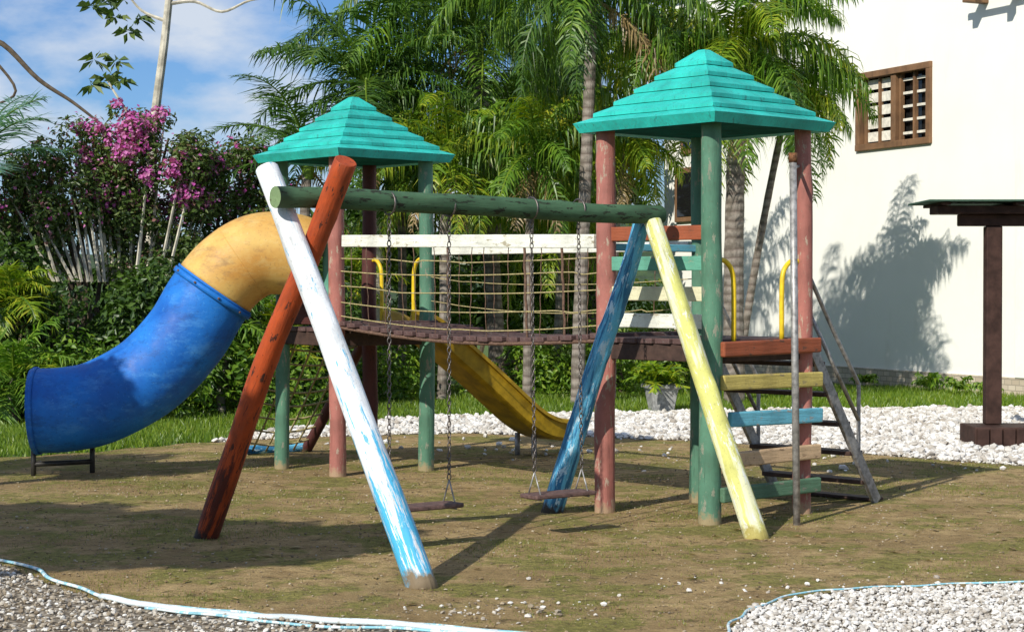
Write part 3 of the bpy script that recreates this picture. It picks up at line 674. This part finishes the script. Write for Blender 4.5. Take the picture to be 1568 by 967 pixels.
class Tri:
    def __init__(s): s.V = []; s.F = []; s.M = []; s.n = 0
    def add(s, V, F, m):
        V = np.asarray(V, float).reshape(-1, 3); F = np.asarray(F, int).reshape(-1, 3)
        s.V.append(V); s.F.append(F+s.n); s.M.append(np.full(len(F), m)); s.n += len(V)
    def tube(s, pts, r, seg, m):
        v, f = tube_arr(pts, r, seg, cap=False); t = []
        for q in f: t += [(q[0], q[1], q[2]), (q[0], q[2], q[3])]
        s.add([tuple(a) for a in v], t, m)
    def obj(s, name, mats, smooth=False): return tri_mesh(name, np.concatenate(s.V), np.concatenate(s.F), mats, np.concatenate(s.M), smooth)
def frond(T, p0, phi, e0, bend, L, nl, ll, lw, droop, rs, m, mr, plum=.35):
    n = 18; us = np.linspace(0, 1, n); e = np.maximum(e0-bend*us**1.15, math.radians(-86))
    az = phi+rs.normal(0, .3)*us
    D = np.stack([np.cos(e)*np.cos(az), np.cos(e)*np.sin(az), np.sin(e)], 1)
    P = np.array(p0)+np.concatenate([[np.zeros(3)], np.cumsum(D[:-1]*L/(n-1), 0)])
    T.tube([tuple(p) for p in P], list(.020*(1-us)+.004), 4, mr)
    u = np.linspace(.1, 1, nl); u = np.concatenate([u, u])+rs.uniform(-.01, .01, 2*nl); u = np.clip(u, 0, 1); sg = np.concatenate([np.ones(nl), -np.ones(nl)])
    pos = np.stack([np.interp(u, us, P[:, k]) for k in range(3)], 1); tg = np.stack([np.interp(u, us, D[:, k]) for k in range(3)], 1)
    tg /= np.linalg.norm(tg, axis=1, keepdims=True)
    S = np.stack([-np.sin(az[0])*np.ones(len(u)), np.cos(az[0])*np.ones(len(u)), np.zeros(len(u))], 1)*sg[:, None]
    U = np.cross(tg, S*sg[:, None]); 
    l = ll*np.clip(np.sin(np.pi*(u*.82+.14)), .1, 1)**.7*rs.uniform(.6, 1.2, len(u))
    d0 = S*.85+tg*rs.uniform(.2, .85, len(u))[:, None]+U*rs.normal(.1, plum, len(u))[:, None]
    d0 /= np.linalg.norm(d0, axis=1, keepdims=True)
    g = np.clip(droop+rs.normal(0, .15, len(u)), 0, .97)[:, None]
    d1 = d0*(1-g)+np.array([0, 0, -1.])*g; d1 /= np.linalg.norm(d1, axis=1, keepdims=True)
    gm = g*.5; dm = d0*(1-gm)+np.array([0, 0, -1.])*gm; dm /= np.linalg.norm(dm, axis=1, keepdims=True)
    w = tg*lw/2
    a = pos; b = a+d0*l[:, None]*.25; c = b+dm*l[:, None]*.32; t = c+d1*l[:, None]*.5
    V = np.stack([a-w*.4, a+w*.4, b-w, b+w, c-w*.8, c+w*.8, t], 1)
    F = np.array([(0, 1, 3), (0, 3, 2), (2, 3, 5), (2, 5, 4), (4, 5, 6)])
    FF = F[None]+(np.arange(len(u))*7)[:, None, None]
    T.add(V, FF, m)
def palm(name, base, top, L=2.5, nf=22, seed=1, leaf=None, droop=.7, ll=.6, lw=.03, nl=60, tr=.1, trunk=None, emax=80, emin=-25, bend=(70, 120), dry=2, plum=.35, leaf2=None):
    rs = np.random.default_rng(seed); T = Tri()
    b, t = np.array(base, float), np.array(top, float)
    if tr > 0:
        pts = [tuple(b*(1-q)+t*q+np.array([math.sin(q*3+seed)*.06*q, 0, 0])) for q in np.linspace(0, 1, 24)]
        T.tube(pts, [tr*(1.15-.25*q+.04*math.sin(q*90)) for q in np.linspace(0, 1, 24)], 14, 0)
        T.tube([tuple(t-np.array([0, 0, .35])), tuple(t-np.array([0, 0, .1])), tuple(t+np.array([0, 0, .12]))], [tr*1.0, tr*1.25, tr*.3], 10, 2)
    for i in range(nf):
        q = i/max(1, nf-1); phi = i*2.39996+rs.uniform(-.4, .4)
        e0 = math.radians(emax*(1-q)+emin*q+rs.uniform(-10, 10)); bd = math.radians(rs.uniform(*bend))*(1-.35*q)
        frond(T, t, phi, e0, bd, L*rs.uniform(.75, 1.12), nl, ll*rs.uniform(.85, 1.15), lw, droop, rs, 4 if (leaf2 and rs.random() < .3) else 1, 2, plum)
    for i in range(dry):
        frond(T, t-np.array([0, 0, .2]), rs.uniform(0, 6.28), math.radians(-25), math.radians(60), L*.7, nl//2, ll*.8, lw, .9, rs, 3, 3)
    return T.obj(name, [trunk or M_trk, leaf or L_palm, L_bushl, L_dry, leaf2 or L_palm])
qb = (100, 150)
palm('queen_palm_tree', (2.97, 24.4, 0), (2.95, 24.3, 4.6), L=2.35, nf=30, seed=11, droop=.88, ll=.62, nl=85, tr=.125, bend=qb, leaf=L_palm, leaf2=L_palmy, dry=1, emax=72)
palm('queen_palm_tree', (3.12, 25.6, 0), (3.75, 25.1, 4.25), L=1.5, nf=18, seed=17, droop=.9, ll=.5, nl=60, tr=.05, bend=(95, 140), leaf=L_palm, leaf2=L_palmy, dry=0, emax=70)
palm('queen_palm_tree', (.85, 23.8, 0), (1.0, 23.9, 5.5), L=2.6, nf=24, seed=12, droop=.88, ll=.6, nl=75, tr=.08, leaf=L_palm, leaf2=L_palmd, bend=qb)
palm('queen_palm_tree', (-.18, 26.8, 0), (-.55, 26.6, 5.3), L=2.9, nf=28, seed=13, droop=.88, ll=.68, nl=85, tr=.11, leaf=L_palm, leaf2=L_palmd, bend=qb)
palm('coconut_palm_tree', (-1.84, 25.4, 0), (-2.0, 25.3, 4.3), L=2.3, nf=24, seed=14, droop=.5, ll=.6, nl=60, tr=.11, trunk=M_trp, leaf=L_palmd, plum=.2, emax=85, emin=-20, bend=(60, 110))
palm('areca_palm_tree', (-2.75, 24.2, 0), (-2.7, 24.2, 3.3), L=1.9, nf=14, seed=16, droop=.3, ll=.45, nl=50, tr=.07, leaf=L_palmd, plum=.10, emax=60, emin=0, bend=(60, 90))
for i, (x, y, z, L_, lf, sd_) in enumerate([(-.95, 24.6, 3.3, 1.6, L_palmy, 21), (.2, 24.3, 3.3, 1.6, L_palm, 22), (1.35, 24.9, 3.5, 1.3, L_palmy, 23), (-.3, 27.5, 3.9, 2.0, L_palm, 24), (1.2, 28, 4.9, 2.1, L_palmd, 25), (.6, 26, 2.5, 1.5, L_palmy, 26), (-1.6, 26, 3.0, 1.7, L_palm, 27)]):
    palm('areca_palm_tree', (x, y, 0), (x+.1, y, z), L=L_, nf=19, seed=sd_, droop=.82, ll=.48, nl=50, tr=.06, leaf=lf, bend=(85, 135), leaf2=L_palmy)
palm('fan_palm_tree', (-6.7, 22.5, 0), (-6.6, 22.4, 3.0), L=1.4, nf=11, seed=31, droop=.2, ll=.5, nl=45, tr=.08, leaf=L_palmb, plum=.1, emax=80, emin=10, bend=(40, 70), dry=0)
for i, (x, y, z, L_, lf) in enumerate([(-4.9, 20.4, .35, .85, L_palmy), (-5.6, 20.6, .5, .9, L_palm), (-5.9, 21.6, 1.4, .7, L_palmy), (-3.5, 22, .9, .8, L_palm), (-3.0, 22.8, .9, .9, L_palmy), (-2.3, 24.5, 1.6, 1.0, L_palmy)]):
    palm('garden_palm_shrub', (x, y, 0), (x, y, z), L=L_, nf=16, seed=40+i, droop=.4, ll=.3, lw=.03, nl=34, tr=.05, leaf=lf, plum=.2, dry=1)

def clumps(cx, cy, cz, rx, ry, rz, n, rs, r0=.22, r1=.45):
    out = []
    for _ in range(n):
        d = rs.normal(size=3); d /= np.linalg.norm(d); k = rs.uniform(.55, 1.05)
        out.append((cx+d[0]*rx*k, cy+d[1]*ry*k, max(.12, cz+d[2]*rz*k), rs.uniform(r0, r1)))
    return out
def leaves(T, blobs, n, size, rs, m=0, aspect=.5, up=.5):
    B = np.array(blobs); w_ = B[:, 3]**2; idx = rs.choice(len(B), n, p=w_/w_.sum())
    d = rs.normal(size=(n, 3)); d /= np.linalg.norm(d, axis=1, keepdims=True); rad = rs.uniform(.2, 1.1, n)**.45
    p = B[idx, :3]+d*(B[idx, 3]*rad)[:, None]; p[:, 2] = np.maximum(p[:, 2], .02)
    nn = d*.8+rs.normal(size=(n, 3))*.5+np.array([0, 0, up]); nn /= np.linalg.norm(nn, axis=1, keepdims=True)
    a = rs.normal(size=(n, 3)); a -= nn*(a*nn).sum(1, keepdims=True); a /= np.linalg.norm(a, axis=1, keepdims=True); b = np.cross(nn, a)
    s = size*rs.uniform(.6, 1.4, n)[:, None]
    V = np.stack([p-a*s*.5, p+b*s*aspect*.5+nn*s*.08, p+a*s*.5-nn*s*.1, p-b*s*aspect*.5+nn*s*.08], 1)
    F = np.array([(0, 1, 2), (0, 2, 3)])[None]+(np.arange(n)*4)[:, None, None]
    T.add(V, F, m)
def shrub(name, blobs_spec, n, size, mats, seed, extra=None, r0=.22, r1=.45):
    rs = np.random.default_rng(seed); T = Tri(); bl = []
    for s in blobs_spec: bl += clumps(*s, rs, r0, r1)
    leaves(T, bl, n, size, rs)
    for s in blobs_spec:
        for k in range(3):
            T.tube([(s[0]+rs.uniform(-.2, .2), s[1], 0), (s[0]+rs.uniform(-.3, .3)*s[3], s[1], s[2]*.6), (s[0]+rs.uniform(-.6, .6)*s[3], s[1], s[2]+s[5]*.5)], [.05, .035, .015], 6, 1)
    if extra: extra(T, bl, rs)
    return T.obj(name, mats)
shrub('shrub_hedge', [(-6.8, 22, 1.1, 1.2, .8, 1.0, 24), (-5.4, 22.3, 1.0, 1.1, .8, 1.05, 24), (-4.2, 22.8, .9, 1.0, .8, 1.0, 24), (-3.1, 23.6, 1.1, 1.0, .8, 1.05, 24)], 28000, .10, [L_bush, M_brk], 51)
shrub('shrub_hedge', [(-2.0, 27.5, 1.2, 1.3, .9, 1.3, 26), (-.2, 28.3, 1.1, 1.4, .9, 1.4, 26), (1.3, 28.5, 1.0, 1.0, .8, 1.3, 24), (2.4, 29.0, .35, .6, .6, .4, 14)], 25000, .12, [L_bushl, M_brk], 52)
shrub('shrub_hedge', [(-4.6, 21.0, .40, .9, .5, .40, 16), (-3.2, 22.0, .4, .8, .5, .4, 16), (-5.9, 20.8, .4, .8, .5, .4, 16), (-2.0, 24.8, .5, 1., .6, .6, 16), (-.3, 26, .4, 1.2, .5, .5, 16), (1.4, 26, .4, .8, .5, .5, 16)], 20000, .085, [L_bushl, M_brk], 53)
def pk(T, bl, rs):
    top = [b for b in bl if b[2] > 2.45]; pick = [b for b in top if math.sin(b[0]*2.3+b[2]*1.7+1)+rs.normal(0, .6) > .15]
    leaves(T, [(x+rs.normal(0, .06), y-.12, z+.08, r*rs.uniform(.45, .9)) for x, y, z, r in pick], 5200, .06, rs, 2, .8)
    leaves(T, [(x, y, z, r*1.2) for x, y, z, r in top], 1800, .05, rs, 2, .8)
    leaves(T, [(x, y, z, r) for x, y, z, r in bl], 3000, .075, rs, 3, .5)
    for x, y, z, r in bl:
        if rs.random() < .35: T.tube([(x*.6-5.0*.4, y, 1.6), (x*.9-.5, y, z*.8+.3), (x, y, z)], [.022, .014, .006], 4, 4)
shrub('bougainvillea_tree', [(-5.6, 23.5, 2.85, .8, .6, .75, 42), (-4.7, 23.6, 3.05, .9, .6, .80, 48), (-3.75, 24.2, 2.85, .75, .5, .7, 34), (-6.6, 23.4, 2.55, .8, .6, .6, 34), (-5.2, 23.7, 2.1, 1.7, .5, .5, 44), (-3.4, 24.2, 2.0, .8, .5, .5, 20)], 34000, .075, [L_bushm, M_brk, L_pink, L_red, M_trp], 54, pk, .12, .28)
shrub('background_trees', [(-6, 33, 1.4, 2.2, 1, 1.2, 26), (-3, 34, 1.4, 2.2, 1, 1.5, 26), (-.6, 33, 3.0, 2.0, 1.2, 2.6, 40), (1.0, 33.5, 3.4, 1.3, 1.2, 2.8, 34), (.2, 35, 4.2, 1.8, 1.2, 2.0, 30), (-9, 33, 1.5, 2.5, 1, 1.3, 20)], 36000, .2, [L_bush, M_brk], 55)

T = Tri(); rs = np.random.default_rng(61)
T.tube(cat([(-5.12, 26, 0), (-5.2, 26, 1.6), (-5.13, 26, 2.6), (-5.08, 26, 3.8), (-4.93, 26, 5.0), (-4.82, 26, 6.0), (-4.7, 26, 6.9)], 5), list(np.linspace(.085, .045, 31)), 10, 0)
brs = [[(-4.86, 26, 5.55), (-4.5, 26, 5.58), (-4.1, 25.9, 5.42), (-3.7, 25.9, 5.58), (-3.3, 25.9, 5.62)], [(-4.9, 26, 5.3), (-5.25, 26, 5.45), (-5.5, 26, 5.75)], [(-5.1, 26, 3.5), (-5.5, 25.9, 4.1), (-5.75, 25.9, 4.5)], [(-4.8, 26, 5.9), (-5.3, 26, 6.1), (-5.6, 25.9, 5.95)]]
for p in brs: T.tube(cat(p, 5), list(np.linspace(.03, .012, (len(p)-1)*5+1)), 6, 0)
tips = [(-5.9, 25.9, 4.75), (-5.6, 25.9, 4.72), (-5.75, 26, 4.5), (-5.95, 25.9, 4.4), (-5.55, 25.9, 4.45), (-5.5, 26, 5.6), (-5.6, 25.9, 5.35), (-5.3, 26, 5.35), (-5.75, 25.9, 5.6), (-5.45, 26, 5.15), (-5.95, 26, 5.5)]
for tx, ty, tz in tips:
    for k in range(16):
        a = rs.uniform(0, 6.28); el = rs.uniform(-.6, .6); l = rs.uniform(.14, .27); d = np.array([math.cos(a)*math.cos(el), math.sin(a)*math.cos(el), math.sin(el)]); s_ = np.array([-math.sin(a)*.6, math.cos(a)*.6, .6])
        p = np.array([tx, ty, tz])+d*.03; T.add([p, p+d*l*.6+s_*.05, p+d*l+np.array([0, 0, -.05]), p+d*l*.6-s_*.05], [(0, 1, 2), (0, 2, 3)], 1)
T.obj('cecropia_tree', [M_trp, L_bushm])
T = Tri(); T.tube(cat([(-7.4, 24, 0), (-7.3, 24, 2.6), (-7.1, 24, 4.4), (-6.75, 24, 4.75), (-6.2, 24, 4.25), (-5.75, 24, 3.95), (-5.3, 24, 3.6)], 6), list(np.linspace(.06, .014, 37)), 8, 0)
T.tube(cat([(-6.9, 24, 4.65), (-6.5, 24, 4.1), (-6.9, 24, 3.9), (-7.3, 24, 3.95)], 5), list(np.linspace(.022, .012, 16)), 6, 0)
leaves(T, [(-7.3, 24, 5.4, .5), (-7.7, 24, 5.0, .5)], 900, .14, rs, 1)
T.obj('bare_branch_tree', [M_brk, L_bush])

def shade_tree(name, base, blobs, n, size, seed):
    rs = np.random.default_rng(seed); T = Tri(); b = np.array(base, float)
    c = np.array(blobs[0][:3]); T.tube([tuple(b), tuple(b*.5+c*.5), tuple(c)], [.14, .11, .07], 10, 1)
    bl = []
    for s in blobs:
        T.tube([tuple(b*.4+c*.6), tuple(s[:3])], [.06, .03], 6, 1); bl += clumps(*s, rs, .18, .36)
    leaves(T, bl, n, size, rs); return T.obj(name, [L_bush, M_brk])
shade_tree('garden_tree', (-5.6, 5.8, 0), [(-4.75, 6.30, 4.0, 1.15, .7, .3, 50), (-5.9, 6.8, 4.0, 1.1, .8, .3, 46), (-6.8, 7.4, 4.0, 1.0, .7, .3, 30)], 34000, .14, 71)
shade_tree('garden_tree', (-7.4, 10.6, 0), [(-6.05, 10.65, 3.95, .50, .25, .30, 16), (-7.2, 10.9, 4.3, .7, .6, .5, 14)], 7000, .13, 72)

def grass(name, x0, x1, y0, y1, n, h0, h1, mat, cond=None, wd=.012):
    P = np.stack([R.uniform(x0, x1, n), R.uniform(y0, y1, n)], 1)
    keep = (abs(P[:, 0]) < P[:, 1]*.31+.3)
    if cond is not None: keep &= cond(P)
    P = P[keep]; n = len(P); a = R.uniform(0, 6.28, n); h = R.uniform(h0, h1, n); ln = R.normal(0, .4, (n, 2))*h[:, None]
    w2 = np.stack([np.cos(a), np.sin(a)], 1)*wd
    z = np.full((n, 1), -.012)
    V = np.stack([np.concatenate([P-w2, z], 1), np.concatenate([P+w2, z], 1), np.concatenate([P+ln, h[:, None]], 1)], 1)
    return tri_mesh(name, V, (np.arange(n)*3)[:, None]+np.arange(3)[None], [mat])
L_grs = leafmat('grass_blade', [(.05, .10, .01), (.10, .18, .015), (.17, .26, .02), (.25, .31, .04)], .35)
L_moss = leafmat('short_moss', [(.08, .09, .018), (.14, .16, .026), (.21, .22, .045), (.30, .27, .09)], .2)
outg = lambda P: ~inpoly(P, dirt_poly) & ~inpoly(P, gravel_poly)
grass('lawn_grass', -8, 9, 16, 28, 150000, .03, .085, L_grs, outg, .011)
nz = lambda P: (np.sin(P[:, 0]*2.1+1.3*np.sin(P[:, 1]*1.4))+np.sin(P[:, 1]*2.9+P[:, 0]*1.1+2)+.8*np.sin(P[:, 0]*6.3-P[:, 1]*5.1)+.6*np.sin(P[:, 0]*14+P[:, 1]*11)+R.normal(0, .7, len(P))) > 1.25
grass('sparse_grass_tufts', -4, 5, 8.2, 17, 150000, .003, .016, L_moss, lambda P: inpoly(P, dirt_poly) & nz(P), .0035)
T = Tri(); rs = np.random.default_rng(99); n = 260
P = np.stack([rs.uniform(-3.5, 4.5, n), rs.uniform(8.6, 17, n)], 1); P = P[inpoly(P, dirt_poly)]
for x, y in P:
    a = rs.uniform(0, 6.28); l = rs.uniform(.02, .05); ca, sa = math.cos(a), math.sin(a)
    T.add([(x-ca*l, y-sa*l, .003), (x-sa*l*.4, y+ca*l*.4, .012), (x+ca*l, y+sa*l, .004), (x+sa*l*.4, y-ca*l*.4, .009)], [(0, 1, 2), (0, 2, 3)], 0)
T.obj('fallen_leaves', [L_dry])

pp_ = empty('potted_plant', (1.87, 22.4, 0))
M_pot = simple('stone_planter', (.30, .30, .29), .9, 0, .4, 20)
V = []; F = []
rings_ = [(.14, 0), (.15, .03), (.20, .29), (.24, .30), (.24, .345), (.20, .345), (.19, .27)]
for r, z in rings_:
    for j in range(4):
        a = math.pi/4+j*math.pi/2+.2; V.append((1.83+r*math.cos(a)*1.2, 22.4+r*math.sin(a)*1.2, z))
for i in range(len(rings_)-1):
    for j in range(4): F.append((i*4+j, i*4+(j+1) % 4, (i+1)*4+(j+1) % 4, (i+1)*4+j))
F.append((24, 25, 26, 27)); par(bevel(pymesh('planter', V, F, M_pot), .008), pp_)
o_ = palm('leaves', (1.83, 22.4, .25), (1.80, 22.35, .34), L=.5, nf=16, seed=81, tr=0, ll=.17, lw=.05, nl=12, leaf=L_palmy, dry=0, emin=25, droop=.3); par(o_, pp_)
for i, (x, y, h) in enumerate(((6.05, 26.6, .3), (6.35, 25.9, .3), (5.4, 27.9, .25), (6.6, 25.4, .25))):
    palm('border_plant', (x, y, 0), (x, y, .10), L=h, nf=12, seed=90+i, tr=0, ll=.14, lw=.03, nl=12, leaf=L_bushl, dry=0, emin=20)
rs = np.random.default_rng(5); nx, ny = 60, 12; V = []
for j in range(ny):
    for i in range(nx):
        x = -120+240*i/(nx-1); t = j/(ny-1); V.append((x, 70+60*t, 5.0*math.sin(t*math.pi/2)*(1+.25*math.sin(x*.07+1)+.1*math.sin(x*.31))+rs.uniform(-.3, .3)*t-.05))
F = [(j*nx+i, j*nx+i+1, (j+1)*nx+i+1, (j+1)*nx+i) for j in range(ny-1) for i in range(nx-1)]
m, nt, b, _ = mat_new('wooded_hill'); v = mapped(nt)
nt.links.new(ramp(nt, noise(nt, v, .6, 8, .7), [(.35, (.015, .035, .012)), (.6, (.05, .09, .025)), (.75, (.09, .13, .04))]), b.inputs[0]); bump(nt, b, noise(nt, v, .8, 6), 1, 1.)
b.inputs['Roughness'].default_value = 1
tri_mesh('hill', V, F, [m], smooth=True)
